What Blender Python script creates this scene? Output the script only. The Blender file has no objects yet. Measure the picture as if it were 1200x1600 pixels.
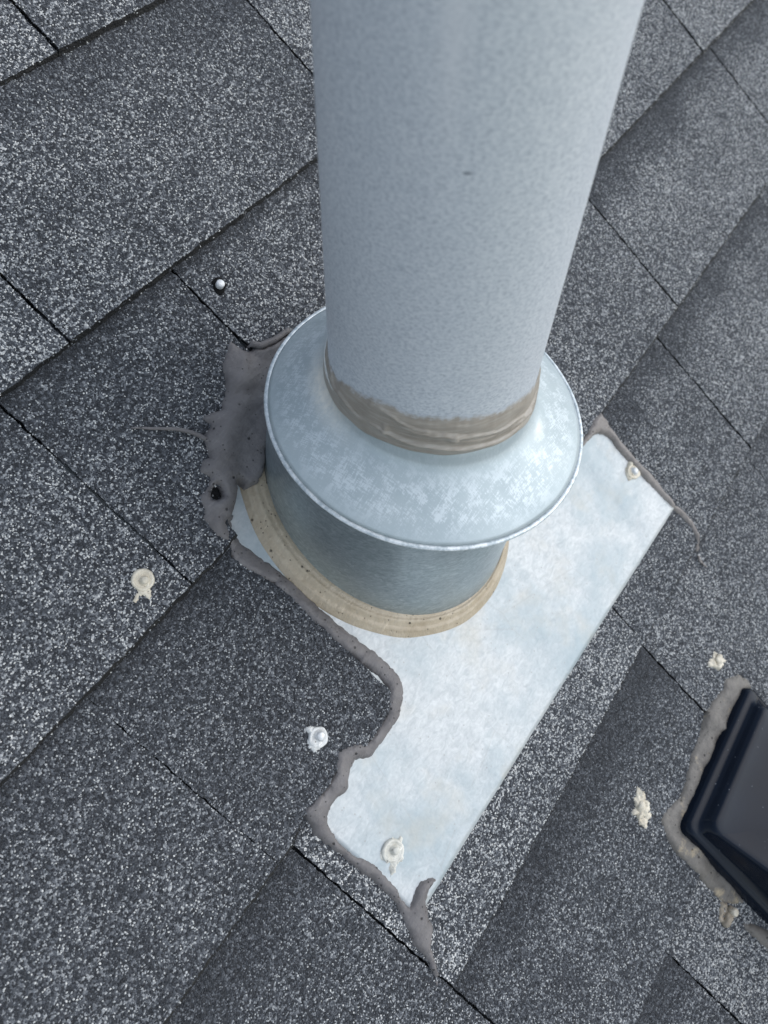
import bpy, bmesh, math, random
import numpy as np
from mathutils import Vector, Matrix, noise
from mathutils.geometry import delaunay_2d_cdt

random.seed(7)
sc = bpy.context.scene
COL = sc.collection
PITCH = math.radians(32.25)          # the roof rises 32 degrees towards +Y; courses run along X
CP, SP = math.cos(PITCH), math.sin(PITCH)

# ------------------------------------------------------------------ camera
cd = bpy.data.cameras.new('camera')
cd.sensor_fit = 'AUTO'; cd.sensor_width = 36.0; cd.lens = 26.278
cd.clip_start = 0.02; cd.clip_end = 400
cam = bpy.data.objects.new('camera', cd)
COL.objects.link(cam)
rotm = Matrix(((0.575886, 0.678547, -0.455992), (-0.817134, 0.495112, -0.295222), (0.025445, 0.542621, 0.839592)))
cam.matrix_world = Matrix.Translation((-0.2528, -0.1371, 0.4289)) @ rotm.to_4x4()
cd.dof.use_dof = True; cd.dof.focus_distance = 0.44; cd.dof.aperture_fstop = 8.5
sc.camera = cam

# ------------------------------------------------------------------ world, sun, exposure
SUN_DIR = Vector((0.50, -0.62, 0.66)).normalized()
SUN_EL = math.asin(SUN_DIR.z)
SUN_AZ = math.atan2(SUN_DIR.x, SUN_DIR.y)
w = bpy.data.worlds.new('World'); sc.world = w; w.use_nodes = True
nt = w.node_tree; nt.nodes.clear()
sky = nt.nodes.new('ShaderNodeTexSky'); sky.sky_type = 'NISHITA'; sky.sun_disc = False
sky.sun_elevation = SUN_EL; sky.sun_rotation = SUN_AZ
sky.air_density = 1.0; sky.dust_density = 0.6; sky.ozone_density = 1.2
hs = nt.nodes.new('ShaderNodeHueSaturation'); hs.inputs['Saturation'].default_value = 0.52; hs.inputs['Hue'].default_value = 0.49
bg = nt.nodes.new('ShaderNodeBackground'); bg.inputs['Strength'].default_value = 0.15
wo = nt.nodes.new('ShaderNodeOutputWorld')
nt.links.new(sky.outputs[0], hs.inputs['Color']); nt.links.new(hs.outputs[0], bg.inputs[0]); nt.links.new(bg.outputs[0], wo.inputs[0])
sl = bpy.data.lights.new('sun', 'SUN'); sl.energy = 0.8; sl.angle = math.radians(65); sl.color = (1.0, 0.985, 0.96)
so = bpy.data.objects.new('sun', sl); COL.objects.link(so)
so.rotation_euler = SUN_DIR.to_track_quat('Z', 'Y').to_euler()
sc.view_settings.view_transform = 'Standard'; sc.view_settings.look = 'None'
sc.view_settings.exposure = 0.83; sc.view_settings.gamma = 1.0
sc.view_settings.use_curve_mapping = False

# ------------------------------------------------------------------ helpers
def world(u, v, h=0.0):
    return Vector((u, v * CP - h * SP, v * SP + h * CP))

def tag(o, label=None, cat=None, group=None, kind=None):
    if label: o['label'] = label
    if cat: o['category'] = cat
    if group: o['group'] = group
    if kind: o['kind'] = kind
    return o

def link(name, me, mat=None, parent=None, smooth=True):
    o = bpy.data.objects.new(name, me); COL.objects.link(o)
    if mat is not None and len(me.materials) == 0: me.materials.append(mat)
    if smooth:
        me.polygons.foreach_set('use_smooth', [True] * len(me.polygons))
    if parent is not None: o.parent = parent
    return o

def mesh(name, verts, faces):
    me = bpy.data.meshes.new(name); me.from_pydata([tuple(v) for v in verts], [], faces); me.update()
    return me

def empty(name, loc, rot=(0, 0, 0)):
    o = bpy.data.objects.new(name, None); COL.objects.link(o); o.location = loc; o.rotation_euler = rot
    o.empty_display_size = 0.02
    return o

def nz(u, v, s, seed=0.0):
    return noise.noise(Vector((u * s + seed * 7.13, v * s - seed * 3.7, seed * 1.9)))

def inside(p, poly):
    x, y = p; c = False; n = len(poly); j = n - 1
    for i in range(n):
        xi, yi = poly[i]; xj, yj = poly[j]
        if (yi > y) != (yj > y) and x < (xj - xi) * (y - yi) / (yj - yi) + xi: c = not c
        j = i
    return c

def densify(poly, step, jit=0.0, closed=True, seed=0.0):
    out = []; n = len(poly)
    for i in range(n if closed else n - 1):
        a = Vector(poly[i]); b = Vector(poly[(i + 1) % n]); L = (b - a).length
        k = max(1, int(round(L / step)))
        d = (b - a).normalized() if L > 0 else Vector((0, 0)); nn = Vector((-d.y, d.x))
        for q in range(k):
            p = a.lerp(b, q / k)
            if jit and q > 0:
                p = p + nn * jit * (nz(p.x, p.y, 220, seed) + 0.7 * nz(p.x, p.y, 700, seed + 3))
            out.append((p.x, p.y))
    if not closed: out.append(tuple(poly[-1]))
    return out

def tri_fill(outline, holes, step, jitter=0.25):
    """triangles of a polygon with holes and inner points about step apart: verts 2d, tris, number of rim verts"""
    pts = [Vector(p) for p in outline]; edges = [(i, (i + 1) % len(outline)) for i in range(len(outline))]
    for h in holes:
        o = len(pts); pts += [Vector(p) for p in h]; edges += [(o + i, o + (i + 1) % len(h)) for i in range(len(h))]
    rim = len(pts)
    xs = [p[0] for p in outline]; ys = [p[1] for p in outline]
    R2 = np.array([[p.x, p.y] for p in pts])
    y = min(ys) + step * 0.5; row = 0
    while y < max(ys):
        x = min(xs) + step * (0.25 + 0.5 * (row % 2))
        while x < max(xs):
            p = (x + random.uniform(-1, 1) * step * jitter, y + random.uniform(-1, 1) * step * jitter)
            if inside(p, outline) and not any(inside(p, h) for h in holes):
                if ((R2 - p) ** 2).sum(1).min() > (step * 0.45) ** 2: pts.append(Vector(p))
            x += step
        y += step * 0.87; row += 1
    r = delaunay_2d_cdt(pts, edges, [], 0, 1e-7)
    V = [(p.x, p.y) for p in r[0]]; T = []
    for t in r[2]:
        cx = sum(V[i][0] for i in t) / 3; cy = sum(V[i][1] for i in t) / 3
        if inside((cx, cy), outline) and not any(inside((cx, cy), h) for h in holes):
            a, b, c = [V[i] for i in t]
            if (b[0]-a[0])*(c[1]-a[1]) - (b[1]-a[1])*(c[0]-a[0]) < 0: t = t[::-1]
            T.append(tuple(t))
    return V, T

def boundary_edges(T):
    cnt = {}
    for t in T:
        for i in range(3):
            a, b = t[i], t[(i + 1) % 3]
            cnt[(a, b)] = 1
    return [(a, b) for (a, b) in cnt if (b, a) not in cnt]

# ------------------------------------------------------------------ material helpers
def new_mat(name):
    m = bpy.data.materials.new(name); m.use_nodes = True
    t = m.node_tree; b = t.nodes['Principled BSDF']
    return m, t, b

def N(t, kind, **kw):
    n = t.nodes.new(kind)
    for k, v in kw.items():
        if k.startswith('i_'): n.inputs[k[2:].replace('_', ' ')].default_value = v
        else: setattr(n, k, v)
    return n

def ramp(t, fac, stops, interp='LINEAR'):
    r = t.nodes.new('ShaderNodeValToRGB'); cr = r.color_ramp; cr.interpolation = interp
    while len(cr.elements) < len(stops): cr.elements.new(0.5)
    for e, (p, c) in zip(cr.elements, stops):
        e.position = p; e.color = (c[0], c[1], c[2], 1) if hasattr(c, '__len__') else (c, c, c, 1)
    t.links.new(fac, r.inputs[0]); return r.outputs[0]

def noise_tex(t, vec, scale, detail=3, rough=0.55, dist=0.0):
    n = t.nodes.new('ShaderNodeTexNoise'); n.inputs['Scale'].default_value = scale
    n.inputs['Detail'].default_value = detail; n.inputs['Roughness'].default_value = rough
    n.inputs['Distortion'].default_value = dist
    if vec is not None: t.links.new(vec, n.inputs['Vector'])
    return n.outputs['Fac']

def mapping(t, vec, scale=(1, 1, 1), rot=(0, 0, 0), loc=(0, 0, 0)):
    m = t.nodes.new('ShaderNodeMapping'); m.inputs['Scale'].default_value = scale
    m.inputs['Rotation'].default_value = rot; m.inputs['Location'].default_value = loc
    t.links.new(vec, m.inputs['Vector']); return m.outputs[0]

def mixc(t, fac, a, b, mode='MIX'):
    m = t.nodes.new('ShaderNodeMix'); m.data_type = 'RGBA'; m.blend_type = mode
    for sock, v in ((m.inputs[0], fac), (m.inputs[6], a), (m.inputs[7], b)):
        if hasattr(v, 'links'): t.links.new(v, sock)
        elif sock.type == 'RGBA': sock.default_value = (v[0], v[1], v[2], 1)
        else: sock.default_value = v
    return m.outputs[2]

def math_n(t, op, a, b=None, c=None):
    m = t.nodes.new('ShaderNodeMath'); m.operation = op
    for i, v in enumerate((a, b, c)):
        if v is None: continue
        if hasattr(v, 'links'): t.links.new(v, m.inputs[i])
        else: m.inputs[i].default_value = v
    return m.outputs[0]

def bump(t, b, height, dist, strength=1.0, prev=None):
    n = t.nodes.new('ShaderNodeBump'); n.inputs['Strength'].default_value = strength; n.inputs['Distance'].default_value = dist
    t.links.new(height, n.inputs['Height'])
    if prev is not None: t.links.new(prev, n.inputs['Normal'])
    t.links.new(n.outputs[0], b.inputs['Normal']); return n.outputs[0]

def objco(t):
    return t.nodes.new('ShaderNodeTexCoord').outputs['Object']

# ------------------------------------------------------------------ materials
GRAN_STOPS = [(0.0, (0.016, 0.0175, 0.021)), (0.35, (0.035, 0.038, 0.044)), (0.60, (0.072, 0.077, 0.087)), (0.76, (0.145, 0.151, 0.162)),
              (0.87, (0.29, 0.296, 0.302)), (0.95, (0.43, 0.432, 0.426)), (1.0, (0.60, 0.59, 0.565))]

def granule_material():
    m, t, b = new_mat('ceramic roof granules')
    a = N(t, 'ShaderNodeAttribute', attribute_type='INSTANCER', attribute_name='rnd')
    tn = N(t, 'ShaderNodeAttribute', attribute_type='INSTANCER', attribute_name='tone')
    s = math_n(t, 'ADD', a.outputs['Fac'], tn.outputs['Fac'])
    c = ramp(t, s, GRAN_STOPS)
    t.links.new(c, b.inputs['Base Color'])
    b.inputs['Roughness'].default_value = 0.55
    b.inputs['Specular IOR Level'].default_value = 0.4
    return m
M_GRAN = granule_material()

def shingle_material():
    m, t, b = new_mat('granulated asphalt')
    co = objco(t)
    v = N(t, 'ShaderNodeTexVoronoi', feature='F1'); v.inputs['Scale'].default_value = 720
    t.links.new(co, v.inputs['Vector'])
    sep = N(t, 'ShaderNodeSeparateColor'); t.links.new(v.outputs['Color'], sep.inputs[0])
    tn = N(t, 'ShaderNodeAttribute', attribute_type='GEOMETRY', attribute_name='tone')
    sd = N(t, 'ShaderNodeAttribute', attribute_type='GEOMETRY', attribute_name='side')
    s = math_n(t, 'ADD', sep.outputs[0], tn.outputs['Fac'])
    s = math_n(t, 'SUBTRACT', s, 0.12)
    c = ramp(t, s, GRAN_STOPS)
    n1 = noise_tex(t, mapping(t, co, (60, 60, 900)), 1.0, 3)
    edge = ramp(t, n1, [(0.35, (0.004, 0.004, 0.0045)), (0.62, (0.010, 0.0098, 0.0095)), (0.78, (0.07, 0.066, 0.058))])
    c = mixc(t, sd.outputs['Fac'], c, edge)
    t.links.new(c, b.inputs['Base Color']); b.inputs['Roughness'].default_value = 0.8
    h = math_n(t, 'SUBTRACT', 1.0, v.outputs['Distance'])
    bump(t, b, h, 0.0009, 0.8)
    return m
M_SHING = shingle_material()

def deck_material():
    m, t, b = new_mat('asphalt roof field')
    co = objco(t)
    n = noise_tex(t, co, 300, 2)
    c = ramp(t, n, [(0.3, (0.03, 0.032, 0.036)), (0.6, (0.08, 0.083, 0.09)), (0.75, (0.25, 0.25, 0.25))])
    t.links.new(c, b.inputs['Base Color']); b.inputs['Roughness'].default_value = 0.85
    return m
M_DECK = deck_material()

def ground_material():
    m, t, b = new_mat('lawn')
    c = ramp(t, noise_tex(t, objco(t), 0.6, 5), [(0.3, (0.05, 0.065, 0.03)), (0.7, (0.10, 0.11, 0.06))])
    t.links.new(c, b.inputs['Base Color']); b.inputs['Roughness'].default_value = 0.9
    return m
M_GROUND = ground_material()

def pipe_material():
    m, t, b = new_mat('weathered galvanised pipe')
    co = objco(t)
    fine = noise_tex(t, mapping(t, co, (560, 560, 1000)), 1.0, 3, 0.65)
    mid = noise_tex(t, mapping(t, co, (60, 60, 90)), 1.0, 4, 0.6)
    big = noise_tex(t, mapping(t, co, (14, 14, 5)), 1.0, 3, 0.5)
    c = ramp(t, fine, [(0.34, (0.40, 0.435, 0.48)), (0.5, (0.68, 0.715, 0.75)), (0.66, (0.87, 0.885, 0.90))])
    c = mixc(t, 0.25, c, ramp(t, mid, [(0.3, (0.62, 0.655, 0.70)), (0.7, (0.76, 0.785, 0.81))]))
    c = mixc(t, 0.2, c, ramp(t, big, [(0.3, (0.58, 0.63, 0.67)), (0.7, (0.72, 0.735, 0.77))]))
    t.links.new(c, b.inputs['Base Color'])
    # faint vertical sheen painted into the colour of the near face, fading below
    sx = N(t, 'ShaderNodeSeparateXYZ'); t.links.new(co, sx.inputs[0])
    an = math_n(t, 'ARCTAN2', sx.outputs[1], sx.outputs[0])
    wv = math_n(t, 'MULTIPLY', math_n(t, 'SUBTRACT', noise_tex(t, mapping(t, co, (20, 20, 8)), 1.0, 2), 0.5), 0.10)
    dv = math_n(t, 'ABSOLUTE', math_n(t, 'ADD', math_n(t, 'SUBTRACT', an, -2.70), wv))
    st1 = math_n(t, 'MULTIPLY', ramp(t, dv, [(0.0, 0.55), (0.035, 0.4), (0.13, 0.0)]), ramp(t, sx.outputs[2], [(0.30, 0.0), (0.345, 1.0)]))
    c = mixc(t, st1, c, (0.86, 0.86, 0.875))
    # one small dark scuff on the near side
    sb_ = N(t, 'ShaderNodeVectorMath', operation='SUBTRACT'); t.links.new(co, sb_.inputs[0]); sb_.inputs[1].default_value = (-0.0467, -0.03035, 0.3017)
    sm_ = N(t, 'ShaderNodeVectorMath', operation='MULTIPLY'); t.links.new(sb_.outputs[0], sm_.inputs[0]); sm_.inputs[1].default_value = (700, 520, 1500)
    sv = sm_.outputs[0]
    ln = N(t, 'ShaderNodeVectorMath', operation='LENGTH'); t.links.new(sv, ln.inputs[0])
    c = mixc(t, ramp(t, math_n(t, 'MULTIPLY', ln.outputs['Value'], 0.5), [(0.3, 0.75), (0.6, 0.0)]), c, (0.17, 0.19, 0.22))
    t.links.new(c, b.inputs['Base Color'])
    b.inputs['Metallic'].default_value = 0.32
    t.links.new(ramp(t, fine, [(0.3, 0.48), (0.7, 0.36)]), b.inputs['Roughness'])
    p_ = bump(t, b, fine, 0.0002, 0.12)
    bump(t, b, noise_tex(t, mapping(t, co, (16, 16, 7)), 1.0, 2), 0.004, 0.35, p_)
    return m
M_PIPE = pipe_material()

def collar_material():
    m, t, b = new_mat('oxidised galvanised collar')
    co = objco(t)
    big = noise_tex(t, co, 26, 4, 0.6)
    c = ramp(t, big, [(0.25, (0.35, 0.405, 0.425)), (0.5, (0.41, 0.465, 0.48)), (0.75, (0.45, 0.50, 0.51))])
    # chalky white bloom broken up by a fine cross hatch
    r1 = noise_tex(t, mapping(t, co, (1900, 200, 200), (0, 0, 0.6)), 1.0, 2)
    r2 = noise_tex(t, mapping(t, co, (200, 1900, 200), (0, 0, 0.6)), 1.0, 2)
    hatch = math_n(t, 'MULTIPLY', r1, r2)
    bl = noise_tex(t, mapping(t, co, (1, 1, 1), (0, 0, 0), (3.1, 1.7, 0)), 110, 7, 0.82)
    f = math_n(t, 'ADD', hatch, math_n(t, 'MULTIPLY', bl, 1.3))
    f = ramp(t, f, [(0.88, 0.0), (1.35, 0.42)])
    sx = N(t, 'ShaderNodeSeparateXYZ'); t.links.new(co, sx.inputs[0])
    rr = math_n(t, 'SQRT', math_n(t, 'ADD', math_n(t, 'MULTIPLY', sx.outputs[0], sx.outputs[0]), math_n(t, 'MULTIPLY', sx.outputs[1], sx.outputs[1])))
    rm = ramp(t, math_n(t, 'MULTIPLY', rr, 10.0), [(0.60, 0.25), (0.70, 1.0), (0.80, 1.0), (0.89, 0.12)])
    f = math_n(t, 'MULTIPLY', f, rm)
    c = mixc(t, f, c, (0.80, 0.84, 0.86))
    sm = N(t, 'ShaderNodeAttribute', attribute_type='GEOMETRY', attribute_name='smear')
    fs = math_n(t, 'MULTIPLY', sm.outputs['Fac'], ramp(t, noise_tex(t, mapping(t, co, (300, 300, 80)), 1.0, 4, 0.7), [(0.25, 0.35), (0.6, 1.0)]))
    c = mixc(t, fs, c, (0.80, 0.77, 0.69))
    t.links.new(c, b.inputs['Base Color'])
    b.inputs['Metallic'].default_value = 0.28; b.inputs['Roughness'].default_value = 0.5
    bump(t, b, hatch, 0.0003, 0.25)
    return m
M_COLLAR = collar_material()

def rim_material():
    m, t, b = new_mat('bright worn rim')
    n = noise_tex(t, objco(t), 260, 4, 0.7)
    t.links.new(ramp(t, n, [(0.38, (0.40, 0.45, 0.47)), (0.62, (0.70, 0.725, 0.73))]), b.inputs['Base Color'])
    b.inputs['Metallic'].default_value = 0.4; b.inputs['Roughness'].default_value = 0.4
    bump(t, b, n, 0.0005, 0.4)
    return m
M_RIM = rim_material()

def tube_material():
    m, t, b = new_mat('spangled galvanised tube')
    co = objco(t)
    s = noise_tex(t, mapping(t, co, (180, 180, 420), (0.3, 0.2, 0.5)), 1.0, 5, 0.7, 1.5)
    big = noise_tex(t, co, 22, 3, 0.5)
    c = ramp(t, s, [(0.32, (0.22, 0.275, 0.30)), (0.5, (0.38, 0.445, 0.47)), (0.68, (0.60, 0.66, 0.675))])
    c = mixc(t, 0.4, c, ramp(t, big, [(0.3, (0.30, 0.33, 0.36)), (0.7, (0.44, 0.52, 0.54))]))
    t.links.new(c, b.inputs['Base Color'])
    b.inputs['Metallic'].default_value = 0.7; b.inputs['Roughness'].default_value = 0.36
    bump(t, b, s, 0.0004, 0.2)
    return m
M_TUBE = tube_material()

def plate_material():
    m, t, b = new_mat('pale galvanised sheet')
    co = objco(t)
    s = noise_tex(t, mapping(t, co, (130, 260, 130), (0, 0, 0.5)), 1.0, 6, 0.7, 1.2)
    big = noise_tex(t, co, 16, 5, 0.6)
    c = ramp(t, s, [(0.26, (0.36, 0.38, 0.385)), (0.5, (0.46, 0.475, 0.475)), (0.74, (0.555, 0.565, 0.56))])
    c = mixc(t, ramp(t, big, [(0.42, 0.0), (0.66, 0.85)]), c, (0.30, 0.355, 0.375))
    dirt = noise_tex(t, mapping(t, co, (1, 1, 1), (0, 0, 0), (5.2, 0.3, 0)), 24, 4, 0.6)
    c = mixc(t, ramp(t, dirt, [(0.54, 0.0), (0.74, 0.5)]), c, (0.43, 0.40, 0.34))
    sp = N(t, 'ShaderNodeTexVoronoi', feature='F1'); sp.inputs['Scale'].default_value = 150; t.links.new(co, sp.inputs['Vector'])
    c = mixc(t, ramp(t, sp.outputs['Distance'], [(0.06, 0.6), (0.11, 0.0)]), c, (0.30, 0.29, 0.27))
    sc1 = N(t, 'ShaderNodeTexVoronoi', feature='DISTANCE_TO_EDGE'); sc1.inputs['Scale'].default_value = 13
    t.links.new(mapping(t, co, (1, 0.35, 1), (0, 0, 0.7)), sc1.inputs['Vector'])
    hair = math_n(t, 'MULTIPLY', ramp(t, sc1.outputs['Distance'], [(0.0, 1.0), (0.006, 0.0)]), ramp(t, noise_tex(t, co, 35, 2), [(0.45, 0.0), (0.6, 0.4)]))
    c = mixc(t, hair, c, (0.33, 0.33, 0.32))
    t.links.new(c, b.inputs['Base Color'])
    b.inputs['Metallic'].default_value = 0.2
    t.links.new(ramp(t, s, [(0.3, 0.56), (0.7, 0.44)]), b.inputs['Roughness'])
    p = bump(t, b, s, 0.0004, 0.18)
    bump(t, b, big, 0.006, 0.5, p)
    return m
M_PLATE = plate_material()

def mastic_material(name, lo, hi, specks=0.35, rough=0.55):
    m, t, b = new_mat(name)
    co = objco(t)
    n = noise_tex(t, co, 70, 5, 0.65)
    c = ramp(t, n, [(0.3, lo), (0.7, hi)])
    sp = N(t, 'ShaderNodeTexVoronoi', feature='F1'); sp.inputs['Scale'].default_value = 170; t.links.new(co, sp.inputs['Vector'])
    sp2 = N(t, 'ShaderNodeSeparateColor'); t.links.new(sp.outputs['Color'], sp2.inputs[0])
    pick = math_n(t, 'GREATER_THAN', sp2.outputs[0], 1.0 - specks)
    f = math_n(t, 'MULTIPLY', pick, ramp(t, sp.outputs['Distance'], [(0.10, 0.9), (0.2, 0.0)]))
    q1 = N(t, 'ShaderNodeTexVoronoi', feature='F1'); q1.inputs['Scale'].default_value = 420; t.links.new(co, q1.inputs['Vector'])
    q2 = N(t, 'ShaderNodeSeparateColor'); t.links.new(q1.outputs['Color'], q2.inputs[0])
    f2 = math_n(t, 'MULTIPLY', math_n(t, 'GREATER_THAN', q2.outputs[1], 1.0 - specks * 0.6), ramp(t, q1.outputs['Distance'], [(0.12, 0.8), (0.26, 0.0)]))
    f = math_n(t, 'MAXIMUM', f, f2)
    c = mixc(t, f, c, tuple(x * 0.18 for x in lo))
    pale = ramp(t, noise_tex(t, mapping(t, co, (90, 420, 90), (0, 0, 1.1)), 1.0, 3, 0.7), [(0.62, 0.0), (0.74, 0.35)])
    c = mixc(t, pale, c, tuple(min(1, x * 1.6) for x in hi))
    t.links.new(c, b.inputs['Base Color'])
    b.inputs['Roughness'].default_value = rough
    b.inputs['Specular IOR Level'].default_value = 0.35
    st = noise_tex(t, mapping(t, co, (60, 240, 60), (0, 0, 0.9)), 1.0, 4, 0.6)
    h = math_n(t, 'SUBTRACT', math_n(t, 'ADD', noise_tex(t, co, 320, 3), math_n(t, 'MULTIPLY', st, 1.5)), f)
    bump(t, b, h, 0.0012, 0.55)
    return m
M_MASTIC = mastic_material('grey brown mastic', (0.118, 0.108, 0.107), (0.178, 0.165, 0.162))
M_MASTIC_B = mastic_material('taupe mastic', (0.17, 0.150, 0.140), (0.26, 0.235, 0.215), 0.15)
M_VSEAL = mastic_material('stained mastic', (0.108, 0.098, 0.088), (0.195, 0.176, 0.155), 0.35)
_t = M_VSEAL.node_tree; _b = _t.nodes['Principled BSDF']; _src = _b.inputs['Base Color'].links[0].from_socket
_st = ramp(_t, noise_tex(_t, objco(_t), 48, 5, 0.65), [(0.58, 0.0), (0.70, 0.75)])
_t.links.new(mixc(_t, _st, _src, (0.50, 0.40, 0.26)), _b.inputs['Base Color'])
M_TAN = mastic_material('tan sealant', (0.34, 0.275, 0.19), (0.45, 0.38, 0.285), 0.25, 0.30)
M_CREAM = mastic_material('cream sealant', (0.50, 0.44, 0.34), (0.72, 0.66, 0.55), 0.2)
M_GREYDAB = mastic_material('pale grey sealant', (0.48, 0.46, 0.40), (0.68, 0.66, 0.60), 0.4)
M_PALE = mastic_material('chalky white sealant', (0.52, 0.52, 0.50), (0.74, 0.73, 0.71), 0.5)
M_BROWNDAB = mastic_material('brown sealant', (0.26, 0.22, 0.17), (0.42, 0.36, 0.28), 0.3)

def band_material():
    m, t, b = new_mat('smeared taupe sealant')
    co = objco(t)
    st = noise_tex(t, mapping(t, co, (70, 70, 900)), 1.0, 4, 0.6)
    n = noise_tex(t, co, 60, 4, 0.6)
    c = ramp(t, n, [(0.3, (0.25, 0.218, 0.18)), (0.7, (0.35, 0.31, 0.262))])
    c = mixc(t, ramp(t, st, [(0.45, 0.0), (0.75, 0.6)]), c, (0.44, 0.41, 0.365))
    # the smear thins out to bare metal towards its upper edge
    th = N(t, 'ShaderNodeAttribute', attribute_type='GEOMETRY', attribute_name='thin')
    f = math_n(t, 'ADD', th.outputs['Fac'], math_n(t, 'MULTIPLY', math_n(t, 'SUBTRACT', noise_tex(t, mapping(t, co, (220, 220, 420)), 1.0, 5, 0.7), 0.5), 1.5))
    f = ramp(t, f, [(0.45, 0.0), (1.0, 1.0)])
    c = mixc(t, f, c, (0.66, 0.695, 0.735))
    t.links.new(c, b.inputs['Base Color']); b.inputs['Roughness'].default_value = 0.40
    t.links.new(math_n(t, 'MULTIPLY', f, 0.32), b.inputs['Metallic'])
    bump(t, b, st, 0.0006, 0.3)
    return m
M_BAND = band_material()

def black_material():
    m, t, b = new_mat('black enamelled metal')
    co = objco(t)
    n = noise_tex(t, co, 30, 4)
    c = ramp(t, n, [(0.3, (0.003, 0.006, 0.013)), (0.7, (0.005, 0.009, 0.018))])
    sp = N(t, 'ShaderNodeTexVoronoi', feature='F1'); sp.inputs['Scale'].default_value = 260; t.links.new(co, sp.inputs['Vector'])
    s2 = N(t, 'ShaderNodeSeparateColor'); t.links.new(sp.outputs['Color'], s2.inputs[0])
    f = math_n(t, 'MULTIPLY', math_n(t, 'GREATER_THAN', s2.outputs[0], 0.8), ramp(t, sp.outputs['Distance'], [(0.06, 0.6), (0.13, 0.0)]))
    c = mixc(t, f, c, (0.25, 0.27, 0.30))
    t.links.new(c, b.inputs['Base Color']); b.inputs['Roughness'].default_value = 0.22
    b.inputs['Specular IOR Level'].default_value = 0.13
    bump(t, b, noise_tex(t, co, 900, 2), 0.0002, 0.15)
    return m
M_BLACK = black_material()

def steel_material():
    m, t, b = new_mat('zinc fastener')
    n = noise_tex(t, objco(t), 500, 3)
    t.links.new(ramp(t, n, [(0.3, (0.5, 0.5, 0.5)), (0.7, (0.74, 0.74, 0.73))]), b.inputs['Base Color'])
    b.inputs['Metallic'].default_value = 0.25; b.inputs['Roughness'].default_value = 0.45
    return m
M_STEEL = steel_material()
M_HOLE, _t, _b = new_mat('dark hole disc'); _b.inputs['Base Color'].default_value = (0.010, 0.010, 0.010, 1); _b.inputs['Roughness'].default_value = 0.95; _b.inputs['Specular IOR Level'].default_value = 0.1  # near-black, paints the shade of the hole round the screw head

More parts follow.
